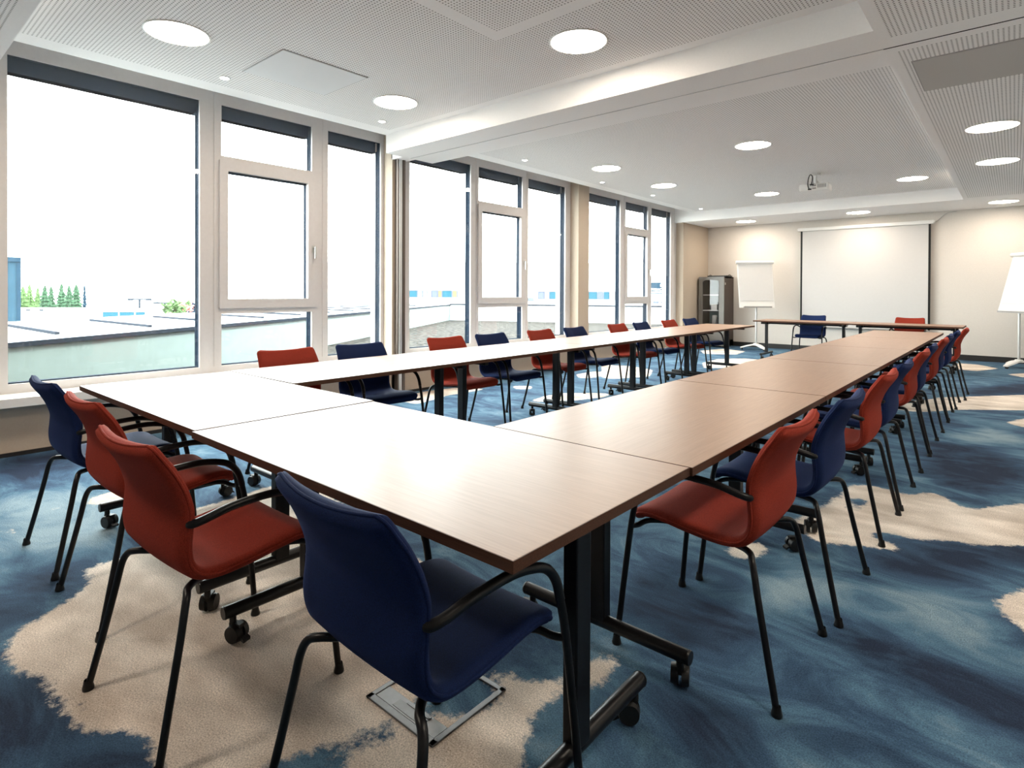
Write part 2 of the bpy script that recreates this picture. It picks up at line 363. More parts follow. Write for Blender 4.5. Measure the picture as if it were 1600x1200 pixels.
# ---- floor with woven cloud pattern
def in_poly(px, py, poly):
    ins = np.zeros(px.shape, bool); n = len(poly)
    for i in range(n):
        x0, y0 = poly[i]; x1, y1 = poly[(i+1) % n]
        if y0 == y1: continue
        c = ((y0 > py) != (y1 > py)) & (px < (x1-x0)*(py-y0)/(y1-y0)+x0)
        ins ^= c
    return ins
def blur(a, k):
    for ax in (0, 1):
        a = sum(np.roll(a, s, ax) for s in range(-k, k+1)) / (2*k+1)
    return a
gx = np.arange(XL-.05, XR+.05, .025); gy = np.arange(YB-.05, YF+.05, .025)
PX, PY = np.meshgrid(gx, gy)
def mask(polys):
    m = np.zeros(PX.shape)
    for p in polys: m = np.maximum(m, in_poly(PX, PY, p))
    return m
cream = np.clip(mask(CREAM) - mask(HOLES), 0, 1)
cream = blur(cream, 2)
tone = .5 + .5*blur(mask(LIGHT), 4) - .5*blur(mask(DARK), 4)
ny, nx = PX.shape
idx = np.arange(nx*ny).reshape(ny, nx)
me = bpy.data.meshes.new('floor')
V = np.stack([PX.ravel(), PY.ravel(), np.zeros(nx*ny)], 1)
F = np.stack([idx[:-1,:-1].ravel(), idx[:-1,1:].ravel(), idx[1:,1:].ravel(), idx[1:,:-1].ravel()], 1)
me.vertices.add(len(V)); me.vertices.foreach_set('co', V.ravel())
me.loops.add(F.size); me.loops.foreach_set('vertex_index', F.ravel().astype(np.int32))
me.polygons.add(len(F)); me.polygons.foreach_set('loop_start', np.arange(0, F.size, 4, dtype=np.int32))
me.update(calc_edges=True)
ca = me.color_attributes.new('pattern', 'FLOAT_COLOR', 'POINT')
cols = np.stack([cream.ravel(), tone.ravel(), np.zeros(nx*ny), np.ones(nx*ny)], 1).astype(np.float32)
ca.data.foreach_set('color', cols.ravel())
me.materials.append(M['carpet'])
fl = bpy.data.objects.new('floor', me); COL.objects.link(fl); struct(fl)

# ---- ceiling: coffers, borders, perforated fields
def rect(mb, x0, x1, y0, y1, z, mi): mb.add([(x0,y0,z),(x1,y0,z),(x1,y1,z),(x0,y1,z)], [(0,3,2,1)], mi)
def field_grid(mb, x0, x1, y0, y1, z, holes):
    # split the rectangle so that each hole rectangle (perforated) gets material 1, the rest 0
    xs = sorted({x0, x1, *[v for h in holes for v in h[:2]]}); ys = sorted({y0, y1, *[v for h in holes for v in h[2:]]})
    for i in range(len(xs)-1):
        for j in range(len(ys)-1):
            cx, cy = (xs[i]+xs[i+1])/2, (ys[j]+ys[j+1])/2
            p = any(h[0] < cx < h[1] and h[2] < cy < h[3] for h in holes)
            rect(mb, xs[i], xs[i+1], ys[j], ys[j+1], z, 1 if p else 0)
c = MB()
XE = -5.48; XK = -.66; Y0, Y1, Y2, Y3 = .725, 4.10, 4.80, 12.35; YS = 4.452
field_grid(c, XE, XK, Y0, Y1, ZC, [(-5.28,-2.83,.83,3.07), (-5.28,-.76,3.07,4.0), (-2.73,-.76,.83,2.97)])
field_grid(c, XE, XK, Y2, Y3, ZC, [(-5.28,-.76,4.90,12.25)])
field_grid(c, XL-.2, XK, YB, Y0, ZB, [(-5.3,XK-.02,YB,.65)])
field_grid(c, XK, XR, YB, YS-.008, ZB, [(-.60,XR-.1,YB,4.27)])
field_grid(c, XK, XR, YS+.008, YF, ZB, [(-.60,XR-.1,4.55,12.2)])
rect(c, XL-.2, XK, Y3, YF, ZB, 0)
# vertical faces of the coffers
def vq(p, q, z0, z1): c.add([(p[0],p[1],z0),(q[0],q[1],z0),(q[0],q[1],z1),(p[0],p[1],z1)], [(0,1,2,3)], 0)
vq((XE-.35,Y0),(XK,Y0),ZB,3.3); vq((XK,Y0),(XK,Y1),ZB,3.3); vq((XK,Y2),(XK,Y3),ZB,3.3); vq((XE-.35,Y3),(XK,Y3),ZB,3.3)
# ceiling edge and recess above the windows
for a, b_ in ((Y0,Y1),(Y2,Y3)):
    vq((XE,a),(XE,b_),ZC,3.24)
    rect(c, -6.0, XE, a, b_, 3.24, 0)
# closed slab above everything, and the gap above the partition slot
c.box((-6.2,YB-.1,3.36),(XR+.1,YF+.1,3.46), 0)
c.add([(XK,YS-.008,ZB+.004),(XR,YS-.008,ZB+.004),(XR,YS+.008,ZB+.004),(XK,YS+.008,ZB+.004)], [(0,1,2,3)], 2)
for y in (YS-.008, YS+.008): c.add([(XK,y,ZB),(XR,y,ZB),(XR,y,ZB+.004),(XK,y,ZB+.004)], [(0,1,2,3)], 2)
struct(c.build('ceiling', [M['ceil'], M['perf'], M['slot']]))
# ---- beam with the partition slot
b = MB()
b.box((-5.47,Y1,ZB),(XK,YS-.008,3.35)); b.box((-5.47,YS+.008,ZB),(XK,Y2,3.35)); b.box((-5.47,YS-.008,ZB+.004),(XK,YS+.008,3.3), 1)
b.box((XL-.02,4.335,ZB),(-5.47,4.53,3.35))
struct(b.build('trim_1', [M['ceil'], M['slot']]))

# ---- walls
w = MB()
w.box((-6.15,YB-.1,0),(XL,12.44,.40)); w.box((-6.15,YB-.1,0),(XL,.60,3.4))
w.box((-6.02,4.335,0),(XL,4.53,3.3)); w.box((-6.02,8.276,0),(XL,8.603,3.3)); w.box((-6.15,12.44,0),(XL,YF+.1,3.4))
w.box((-6.15,.5,3.2),(-5.90,12.5,3.46))
struct(w.build('wall_left', M['wall_beige']))
w = MB(); w.box((-6.15,YF,-.02),(XR+.1,YF+.12,3.46)); struct(w.build('wall_far', M['wall']))
w = MB(); w.box((XR,YB-.1,-.02),(XR+.12,YF+.1,3.46)); struct(w.build('wall_right', M['wall']))
w = MB(); w.box((-6.15,YB-.12,-.02),(XR+.1,YB,3.46)); struct(w.build('wall_back', M['wall']))
w = MB(); w.box((XL,YF-.014,0),(XR,YF,.105)); struct(w.build('baseboard_far', M['skirting']))
w = MB(); w.box((XL,YB,0),(XL+.012,12.5,.03)); w.box((XL,12.5,0),(XL+.012,YF-.014,.06)); struct(w.build('baseboard_left', M['skirting']))
w = MB(); w.box((XR-.014,YB,0),(XR,YF-.014,.105)); struct(w.build('baseboard_right', M['skirting']))
# sills, one per bay
for i, (a, b_) in enumerate(((.60,4.335),(4.53,8.276),(8.603,12.44))):
    s = MB(); s.box((-5.90,a,.40),(XL,b_,.447)); s.box((XL,a,.378),(-5.55,b_,.447), bev=.004)
    struct(s.build('trim_%d' % (i+2), M['white']))
# partition end post
p = MB()
p.box((XL,4.372,0),(-5.60,4.386,ZB), 1); p.box((XL,4.386,0),(-5.585,4.43,ZB), 0, .004); p.box((XL,4.43,0),(-5.615,4.444,ZB), 2); p.box((XL,4.444,0),(-5.59,4.478,ZB), 1)
struct(p.build('trim_5', [M['alu'], plain('bronze_profile', (.13,.105,.09,1), .4, .5), M['slot']]))

# ---- windows
XG = -5.8455
def gy_(v, d): return v + d
def window(n, panes, jamb0, jamb1):
    # panes: (y0,y1) of the wide pane, of the casement bay, of the narrow pane
    r = bpy.data.objects.new('window_%d' % n, None); COL.objects.link(r); struct(r)
    (a0,a1),(m0,m1),(b0,b1) = panes
    f = MB(); X0, X1 = -5.853, -5.83
    f.box((X0,jamb0,.447),(X1,jamb1,.518)); f.box((X0,jamb0,3.05),(X1,jamb1,3.24))
    for y0, y1 in ((jamb0,a0),(a1,m0),(m1,b0),(b1,jamb1)): f.box((X0,y0,.518),(X1,y1,3.05))
    f.box((X0,m0,2.47),(X1,m1,2.56)); f.box((X0,m0,1.022),(X1,m1,1.10))
    # joint lines in the mullions
    for y0, y1 in ((a1,m0),(m1,b0)):
        f.box((X1,y0+(y1-y0)*.64,.518),(X1+.006,y0+(y1-y0)*.68,3.2))
    f.build('frame', M['frame'], r)
    o = MB(); O0, O1 = -5.912, -5.853
    o.box((O0,jamb0,.447),(O1,jamb1,.528)); o.box((O0,jamb0,3.055),(O1,jamb1,3.24))
    for y0, y1 in ((jamb0,a0),(a1,m0),(m1,b0),(b1,jamb1)): o.box((O0,y0,.528),(O1,y1,3.055))
    o.box((O0,m0,2.475),(O1,m1,2.56)); o.box((O0,m0,1.022),(O1,m1,1.095)); o.box((O0,m0,1.095),(O1,gy_(m0,.055),2.475)); o.box((O0,gy_(m1,-.055),1.095),(O1,m1,2.475)); o.box((O0,m0,1.095),(O1,m1,1.165)); o.box((O0,m0,2.402),(O1,m1,2.475))
    o.build('outer_frame', M['navymetal'], r)
    s = MB(); sy0, sy1, sz0, sz1 = m0-.025, m1+.065, 1.075, 2.515
    gy0, gy1, gz0, gz1 = m0+.055, m1-.055, 1.168, 2.417
    for y0,y1,z0,z1 in ((sy0,gy0,sz0,sz1),(gy1,sy1,sz0,sz1),(gy0,gy1,sz0,gz0),(gy0,gy1,gz1,sz1)): s.box((-5.853,y0,z0),(-5.808,y1,z1))
    sash = s.build('casement_sash', M['frame'], r)
    h = MB(); hy = (gy1+sy1)/2 + .0
    h.box((-5.808,hy-.015,1.665),(-5.798,hy+.015,1.745), bev=.002)
    h.cyl((-5.80,hy,1.72),(-5.765,hy,1.72), .010); h.box((-5.772,hy-.010,1.60),(-5.756,hy+.010,1.732), bev=.004)
    h.build('window_handle', M['chrome'], sash)
    g = MB(); g.box((XG-.004,gy0,gz0),(XG+.004,gy1,gz1)); g.build('pane', M['glass'], sash)
    for y0,y1,z0,z1 in ((a0,a1,.518,3.05),(b0,b1,.518,3.05),(m0,m1,2.56,3.05),(m0,m1,.518,1.022)):
        g = MB(); g.box((XG-.004,y0,z0),(XG+.004,y1,z1)); g.build('pane', M['glass'], r)
    for y0,y1 in panes:
        d = MB(); d.box((-6.04,y0-.03,2.945),(-5.942,y1+.03,3.24))
        for k in range(5): d.box((-6.045,y0,2.945+k*.03),(-5.9415,y1,2.951+k*.03))
        d.build('blind_stack', M['blind'], r)
    for y0,y1 in panes:
        d = MB(); d.box((-5.94,y1-.004,.50),(-5.913,y1+.04,2.955)); d.build('guide_rail', M['navymetal'], r)
    d = MB(); d.box((-6.03,b1-.004,.44),(-5.941,b1+.30,3.24)); d.build('reveal', M['frame'], r)
    return r
window(1, ((.835,2.220),(2.420,3.380),(3.576,4.295)), .60, 4.335)
window(2, ((4.74,5.840),(6.000,6.985),(7.124,8.130)), 4.53, 8.276)
window(3, ((8.80,9.965),(10.165,11.09),(11.25,12.165)), 8.603, 12.44)
# ------------------------------------------------------------------ chairs
PROF = [(.238,.424),(.234,.440),(.219,.458),(.170,.467),(.11,.463),(.05,.455),(-.02,.448),(-.08,.446),(-.125,.452),(-.155,.470),(-.172,.500),(-.177,.545),(-.172,.60),(-.171,.645),(-.186,.70),(-.212,.755),(-.238,.795),(-.262,.832)]
WID  = [.205,.208,.211,.213,.215,.217,.219,.221,.222,.222,.222,.222,.221,.221,.219,.215,.211,.207]
def resample(P, W, n):
    P = [Vector((0, a, b)) for a, b in P]; Q = []; R = []
    for i in range(len(P)-1):
        p0,p1,p2,p3 = P[max(i-1,0)],P[i],P[i+1],P[min(i+2,len(P)-1)]
        for k in range(4):
            t = k/4
            Q.append(.5*((2*p1)+(p2-p0)*t+(2*p0-5*p1+4*p2-p3)*t*t+(3*p1-p0-3*p2+p3)*t**3)); R.append(W[i]+(W[i+1]-W[i])*t)
    Q.append(P[-1]); R.append(W[-1])
    return Q, R
SP, SW = resample(PROF, WID, 4)
SL = [0]
for i in range(1, len(SP)): SL.append(SL[-1] + (SP[i]-SP[i-1]).length)
def shell_point(i, t):
    # centre surface of the padded shell: i along the profile, t in -1..1 across
    p = SP[i]; w = SW[i]
    d0, d1 = SL[i], SL[-1]-SL[i]
    for d, r in ((d0,.055),(d1,.024)):
        if d < r: w = w - r + math.sqrt(max(r*r-(r-d)**2, 0))
    tan = (SP[min(i+1,len(SP)-1)]-SP[max(i-1,0)]).normalized()
    nrm = Vector((0, -tan.z, tan.y)); nrm = -nrm if nrm.z < -.05 or (abs(nrm.z) <= .05 and nrm.y < 0) else nrm
    back = min(max((p.z-.47)/.2, 0), 1)
    if p.z > .47: nrm = Vector((0, abs(tan.z), -tan.y*(1 if tan.z > 0 else -1)))
    lift = (.008 + .016*back)*(t*t - 1)
    return Vector((t*w, p.y, p.z)) + nrm*lift, nrm
def shell_mesh():
    nt_ = 15; mb = MB(); ts = [math.sin(PI/2*(-1+2*j/(nt_-1))) for j in range(nt_)]
    n = len(SP); top, bot = [], []
    for i in range(n):
        for t in ts:
            p, nr = shell_point(i, t)
            e = min(SL[i], SL[-1]-SL[i]); ed = (1-abs(t))*SW[i]
            k = min(e, ed)/.02; k = 1 if k >= 1 else math.sqrt(max(1-(1-k)**2, 0))
            h = .004 + .0135*k
            pad = .006*(1-t*t)*min(1, SL[i]/.1)     # slightly crowned upholstery
            top.append(p + nr*(h+pad)); bot.append(p - nr*h)
    vs = top + bot; N_ = n*nt_; fs = []
    for i in range(n-1):
        for j in range(nt_-1):
            a = i*nt_+j; fs.append((a,a+1,a+nt_+1,a+nt_)); fs.append((N_+a,N_+a+nt_,N_+a+nt_+1,N_+a+1))
    rim = [j for j in range(nt_)] + [i*nt_+nt_-1 for i in range(1,n)] + [(n-1)*nt_+j for j in range(nt_-2,-1,-1)] + [i*nt_ for i in range(n-2,0,-1)]
    for k in range(len(rim)):
        a, b_ = rim[k], rim[(k+1) % len(rim)]; fs.append((a,b_,N_+b_,N_+a))
    mb.add(vs, fs, 0, True)
    pipe = []
    for k in range(0, len(rim)): pipe.append(shell_point(rim[k]//nt_, ts[rim[k] % nt_])[0])
    return mb, pipe
def make_chair(label, fab):
    r = thing('conference_armchair', label, 'chair', group='red and navy armchairs around the tables')
    mb, pipe = shell_mesh()
    sh = mb.build('seat_shell', fab, r)
    pp = MB(); pp.tube(pipe + [pipe[0]], .0042, n=6, sub=1); pp.build('piping', fab, sh)
    for s in (-1, 1):
        g = MB(); g.tube([(s*.267,.268,.012),(s*.258,.245,.24),(s*.250,.222,.44),(s*.247,.206,.52)], .0105, n=10)
        l = g.build('leg', M['black'], r)
        k = MB(); k.lathe([(.0,.0),(.016,.0),(.0165,.006),(.013,.02),(.0115,.03)], (s*.268,.269,0), 12); k.build('foot_glide', M['blackmatte'], l)
        a = MB(); a.tube([(s*.247,.206,.52),(s*.246,.190,.570),(s*.246,.155,.610),(s*.245,.10,.630),(s*.244,.03,.638),(s*.242,-.07,.632),(s*.235,-.135,.616),(s*.226,-.165,.608),(s*.214,-.172,.606)], .0118, n=10)
        a.build('armrest', M['black'], r)
        g = MB(); g.tube([(s*.267,-.268,.012),(s*.250,-.235,.16),(s*.237,-.205,.30),(s*.229,-.190,.375),(s*.214,-.178,.408),(s*.185,-.162,.419),(s*.15,-.12,.417),(s*.13,-.05,.417)], .0105, n=10)
        l = g.build('leg', M['black'], r)
        k = MB(); k.lathe([(.0,.0),(.016,.0),(.0165,.006),(.013,.02),(.0115,.03)], (s*.268,-.269,0), 12); k.build('foot_glide', M['blackmatte'], l)
    u = MB()
    for s in (-1, 1): u.tube([(s*.250,.223,.425),(s*.22,.215,.420),(s*.17,.19,.428),(s*.13,.10,.428),(s*.13,-.05,.417)], .0095, n=8)
    u.tube([(-.13,.06,.424),(.13,.06,.424)], .0095, n=8, sub=1); u.tube([(-.13,-.05,.417),(.13,-.05,.417)], .0095, n=8, sub=1)
    u.box((-.145,-.055,.420),(.145,.11,.432))
    u.build('seat_frame', M['black'], r)
    return r
red0 = make_chair('', M['red']); navy0 = make_chair('', M['navy'])
used = {'red': False, 'navy': False}
def chair(kind, label, x, y, rot):
    src = red0 if kind == 'red' else navy0
    o = src if not used[kind] else copy_tree(src)
    used[kind] = True
    o['label'] = label; o.location = (x, y, 0); o.rotation_euler.z = rot
    return o
R = math.radians
# near side, backs to the camera (facing +y)
chair('navy', 'navy armchair at the near table end, closest to the window sill', -3.376, .862, R(1))
chair('red', 'red armchair at the near table end, between the window-side navy chair and another red chair', -2.715, .862, R(1))
chair('red', 'red armchair at the near table end, beside the big navy chair in the foreground', -1.915, .780, R(2.5))
chair('navy', 'large navy armchair in the foreground, back to the viewer, at the near table corner', -1.052, .902, R(-1.3))
# window-side row (facing +x)
ordn = ['first', 'second', 'third', 'fourth', 'fifth', 'sixth', 'seventh', 'eighth', 'ninth', 'tenth']
WR = [('red',2.07,-1),('navy',2.68,-3),('red',3.61,-2),('navy',4.23,-1),('red',5.04,0),('navy',5.72,1),('red',6.72,0),('navy',7.385,1),('red',8.28,-1),('navy',9.06,-4)]
for i, (k, y, a) in enumerate(WR):
    extra = {0: ', nearest the viewer', 9: ', in front of the glass-door fridge'}.get(i, '')
    chair(k, '%s armchair, %s along the window-side row%s' % (k, ordn[i], extra), -3.665 - .0145*(y-2), y, R(-90+a))
# right-hand row (facing -x)
RR = [('red',2.062,-.787),('navy',2.70,-.755),('red',3.61,-.752),('navy',4.24,-.752),('red',5.17,-.75),('navy',5.80,-.755),('red',6.725,-.745),('navy',7.37,-.75),('navy',8.12,-.735),('red',8.87,-.695)]
for i, (k, y, x) in enumerate(RR):
    extra = {0: ', nearest the viewer', 9: ', farthest away by the end of the far table'}.get(i, '')
    chair(k, '%s armchair, %s along the right-hand row%s' % (k, ordn[i], extra), x, y, R(90))
# far side (facing -y)
chair('navy', 'navy armchair behind the far table, in front of the left edge of the projection screen', -2.90, 11.93, R(180))
chair('red', 'red armchair behind the far table, in front of the right edge of the projection screen', -1.37, 11.93, R(180))

# ------------------------------------------------------------------ tables
TL, TW, TH = 1.553, .776, .74
def make_table(label):
    r = thing('folding_table', label, 'table', group='folding conference tables set in a rectangle')
    t = MB(); EB = .0025; t.box((-TL/2+EB,-TW/2+EB,TH-.024),(TL/2-EB,TW/2-EB,TH), 0, .0006)
    top = t.build('tabletop', [M['wood']], r)
    e = MB()
    for a, b_ in (((-TL/2,-TW/2),(TL/2,-TW/2+EB)),((-TL/2,TW/2-EB),(TL/2,TW/2)),((-TL/2,-TW/2+EB),(-TL/2+EB,TW/2-EB)),((TL/2-EB,-TW/2+EB),(TL/2,TW/2-EB))):
        e.box((a[0],a[1],TH-.0245),(b_[0],b_[1],TH-.0002))
    e.build('edge_band', M['edge'], top)
    for s in (-1, 1):
        x = s*(TL/2-.125)
        l = MB(); l.box((x-.022,-.031,.112),(x+.022,.031,.70), 0, .004)
        l.box((x-.02,-.27,.672),(x+.02,.27,.715), 0, .004); l.box((x-.05,-.06,.66),(x+.05,.06,.70), 0, .006)
        leg = l.build('leg', M['black'], r)
        f = MB(); f.cyl((x,-.325,.108),(x,.325,.108), .0225, n=18)
        for q in (-1, 1): f.cyl((x,q*.325,.108),(x,q*.331,.108), .0235, .021, n=18)
        f.build('foot_bar', M['black'], leg)
        for q in (-1, 1):
            k = MB(); yc = q*.296; k.cyl((x,yc,.062),(x,yc,.09), .012, n=10)
            a = .5 + s + q*.7; dx, dy = math.cos(a), math.sin(a); ox, oy = -dy*.018, dx*.018
            cx, cy = x + ox, yc + oy
            for u in (-1, 1):
                k.cyl((cx+dx*.006*u,cy+dy*.006*u,.034),(cx+dx*.028*u,cy+dy*.028*u,.034), .034, .029, n=22)
            k.obox((cx,cy,.056), (dx*.012,dy*.012,0), (-dy*.024,dx*.024,0), (0,0,.012))
            k.obox((cx-dy*.034,cy+dx*.034,.02), (dx*.016,dy*.016,0), (-dy*.012,dx*.012,-.006), (0,0,.005))
            k.build('caster', M['blackmatte'], leg)
    b_ = MB(); b_.box((-TL/2+.16,-.025,.665),(TL/2-.16,.025,.705), 0, .003)
    b_.build('cross_beam', M['black'], r)
    return r
tab0 = make_table(''); tfirst = True
def table(label, x, y, rot, length=TL):
    global tfirst
    o = tab0 if tfirst else copy_tree(tab0)
    tfirst = False
    o['label'] = label; o.location = (x, y, 0); o.rotation_euler.z = rot; o.scale.x = length/TL
    return o
table('wood-topped folding table at the near end, the window-side one of the two', -2.973, 1.212, R(.4), 1.494)
table('wood-topped folding table at the near end with the corner closest to the viewer', -1.457, 1.204, 0, 1.513)
TN = ['first', 'second', 'third', 'fourth', 'fifth']
for i in range(5):
    y = 2.385 + 1.556*i
    table('wood-topped folding table, %s along the window-side row' % TN[i], -2.964 - TW/2 - .0150*(y-1.63), y, R(90.86))
for i in range(5):
    y = 2.371 + 1.558*i
    table('wood-topped folding table, %s along the right-hand row' % TN[i], -1.081, y, R(90))
table('wood-topped folding table at the far end, in front of the left flip chart', -2.920, 11.555, 0)
table('wood-topped folding table at the far end, in front of the red chair by the screen', -1.362, 11.555, 0)
# ------------------------------------------------------------------ ceiling fittings
def downlight(label, x, y, z, d=.40):
    r = thing('ceiling_downlight', label, 'ceiling light', (x, y, z), 0, 'round recessed ceiling lights')
    k = MB(); R0 = d/2
    k.lathe([(R0+.012,0),(R0+.012,-.004),(R0,-.007),(R0-.004,-.003),(R0-.004,0)], n=48); k.build('trim_ring', M['white'], r)
    g = MB(); n = 48
    g.add([(R0*.985*math.cos(2*PI*i/n), R0*.985*math.sin(2*PI*i/n), -.0035) for i in range(n)], [list(range(n))[::-1]])
    g.build('diffuser', M['lamp'], r)
for lab, x, y, z in (
    ('round recessed ceiling light nearest the viewer, above the window-side table corner', -4.444, 1.544, ZC),
    ('round recessed ceiling light close to the beam, casting a warm glow on it', -2.382, 3.472, ZC),
    ('round recessed ceiling light on the near side of the beam by the narrow window pane', -4.464, 3.458, ZC),
    ('round recessed ceiling light beyond the beam, window side, second window bay', -4.482, 7.256, ZC),
    ('round recessed ceiling light beyond the beam, window side, third window bay', -4.463, 9.033, ZC),
    ('round recessed ceiling light beyond the beam, in the middle of the coffered ceiling', -2.421, 7.267, ZC),
    ('round recessed ceiling light to the left of the projector', -3.405, 10.969, ZC),
    ('round recessed ceiling light to the right of the projector, inside the coffer', -1.219, 10.944, ZC),
    ('round recessed ceiling light in the lowered right-hand strip, nearest the access panel', -.174, 7.162, ZB),
    ('round recessed ceiling light in the lowered right-hand strip, second from the viewer', -.166, 9.059, ZB),
    ('round recessed ceiling light in the lowered ceiling above the right flip chart', -.154, 13.05, ZB),
    ('round recessed ceiling light in the lowered ceiling above the projection screen', -2.323, 13.025, ZB),
    ('round recessed ceiling light in the lowered ceiling above the left flip chart and fridge', -4.503, 13.10, ZB)):
    downlight(lab, x, y, z)
# unseen lights added outside the frame to brighten the foreground
for lab, x, y, z in (
    ('added round fill light outside the frame, lowered strip beside the viewer', .60, 1.54, ZB),
    ('added round fill light outside the frame, lowered strip just before the beam', .60, 3.47, ZB),
    ('added round fill light behind the viewer, window side', -4.444, -.45, ZB),
    ('added round fill light behind the viewer, in the middle', -2.38, -.45, ZB)):
    downlight(lab, x, y, z)
for i, (x, y) in enumerate(((-5.059,2.125),(-5.068,3.746),(-5.052,6.092),(-5.088,8.112),(-5.052,9.79),(-5.066,11.989))):
    lab = ['small recessed spotlight above the wide pane of the nearest window', 'small recessed spotlight just before the beam, by the narrow pane', 'small recessed spotlight just beyond the beam, second window', 'small recessed spotlight near the beige column between the windows', 'small recessed spotlight above the third window', 'small recessed spotlight at the far end of the window wall'][i]
    r = thing('recessed_spotlight', lab, 'spotlight', (x, y, ZC), 0, 'small spotlights along the windows')
    k = MB(); k.lathe([(.045,0),(.045,-.004),(.035,-.006),(.033,0)], n=24); k.build('trim_ring', M['white'], r)
    g = MB(); g.lathe([(.034,-.003),(.02,-.010),(.0,-.012)], n=20); g.build('lens', M['spot'], r)
def panel(label, x0, x1, y0, y1, z, m):
    r = thing('ceiling_access_panel', label, 'ceiling panel', ((x0+x1)/2, (y0+y1)/2, z))
    a, b_ = (x1-x0)/2, (y1-y0)/2
    g = MB(); g.box((-a,-b_,-.006),(a,b_,-.001)); g.build('panel', m, r)
    g = MB()
    g.box((-a-.008,-b_-.008,-.003),(-a,b_+.008,0)); g.box((a,-b_-.008,-.003),(a+.008,b_+.008,0)); g.box((-a,-b_-.008,-.003),(a,-b_,0)); g.box((-a,b_,-.003),(a,b_+.008,0))
    g.build('shadow_gap', M['grey'], r)
panel('pale smooth access panel in the perforated ceiling near the first window', -4.79, -4.13, 2.16, 2.90, ZC, M['panelpale'])
panel('grey smooth access panel in the lowered ceiling strip beyond the beam', -.54, .08, 4.81, 5.56, ZB, M['panelgrey'])

# projector on its ceiling mount
r = thing('ceiling_projector', 'white projector hanging from the ceiling with a black cable loop', 'projector', (-2.28, 9.62, 0), R(4))
g = MB(); g.box((-.20,-.15,2.775),(.20,.15,2.885), 0, .022); g.build('body', M['white'], r)
g = MB(); g.cyl((.09,.15,2.83),(.09,.185,2.83), .036, .033, n=24); g.build('lens', M['blackmatte'], r)
g = MB(); g.box((-.08,-.06,2.885),(.08,.06,2.897)); g.cyl((0,0,2.89),(0,0,3.04), .020, n=14); g.cyl((0,0,3.025),(0,0,3.045), .065, n=24)
for s in (-1,1): g.cyl((s*.07,0,2.885),(s*.02,0,2.94), .006, n=8)
g.build('ceiling_mount', M['white'], r)
g = MB()
for k in range(6): g.box((.05+k*.020,-.153,2.815),(.062+k*.020,-.149,2.865))
g.box((-.02,-.153,2.80),(.03,-.149,2.82)); g.box((-.02,-.153,2.84),(.03,-.149,2.862))
g.build('vent_grille', M['grey'], r)
g = MB(); g.tube([(-.06,-.16,2.80),(-.075,-.175,2.86),(-.07,-.17,2.95),(-.055,-.12,3.02),(-.03,-.10,3.00),(-.022,-.14,2.93),(-.03,-.165,2.87)], .007, n=8)
g.box((-.075,-.175,2.79),(-.03,-.15,2.806)); g.box((-.05,-.175,2.855),(.0,-.15,2.872)); g.build('cable', M['blackmatte'], r)

# projection screen
r = thing('hanging_projection_screen', 'large white pull-down projection screen with black side borders', 'projection screen', (-2.39, 13.77, 0))
g = MB(); g.box((-1.21,-.05,2.60),(1.21,.05,2.672), 0, .012); g.cyl((-1.225,0,2.635),(-1.21,0,2.635), .03, n=16); g.cyl((1.21,0,2.635),(1.225,0,2.635), .03, n=16); g.build('housing', M['white'], r)
g = MB(); g.box((-1.125,-.004,.54),(1.125,.0,2.61)); g.build('screen_cloth', M['screen'], r)
for s in (-1,1):
    g = MB(); g.box((s*1.125,-.005,.54),(s*1.162,.001,2.61)); g.build('black_border', M['blackmatte'], r)
g = MB(); g.box((-1.165,-.012,.515),(1.165,.012,.54), 0, .004); g.build('bottom_bar', M['grey'], r)
g = MB(); g.box((1.14,-.02,2.60),(1.20,.0,2.615)); g.tube([(1.21,0,2.64),(1.26,.05,2.66),(1.40,.07,2.79),(1.55,.07,2.815)], .004, n=6); g.build('cable', M['grey'], r)

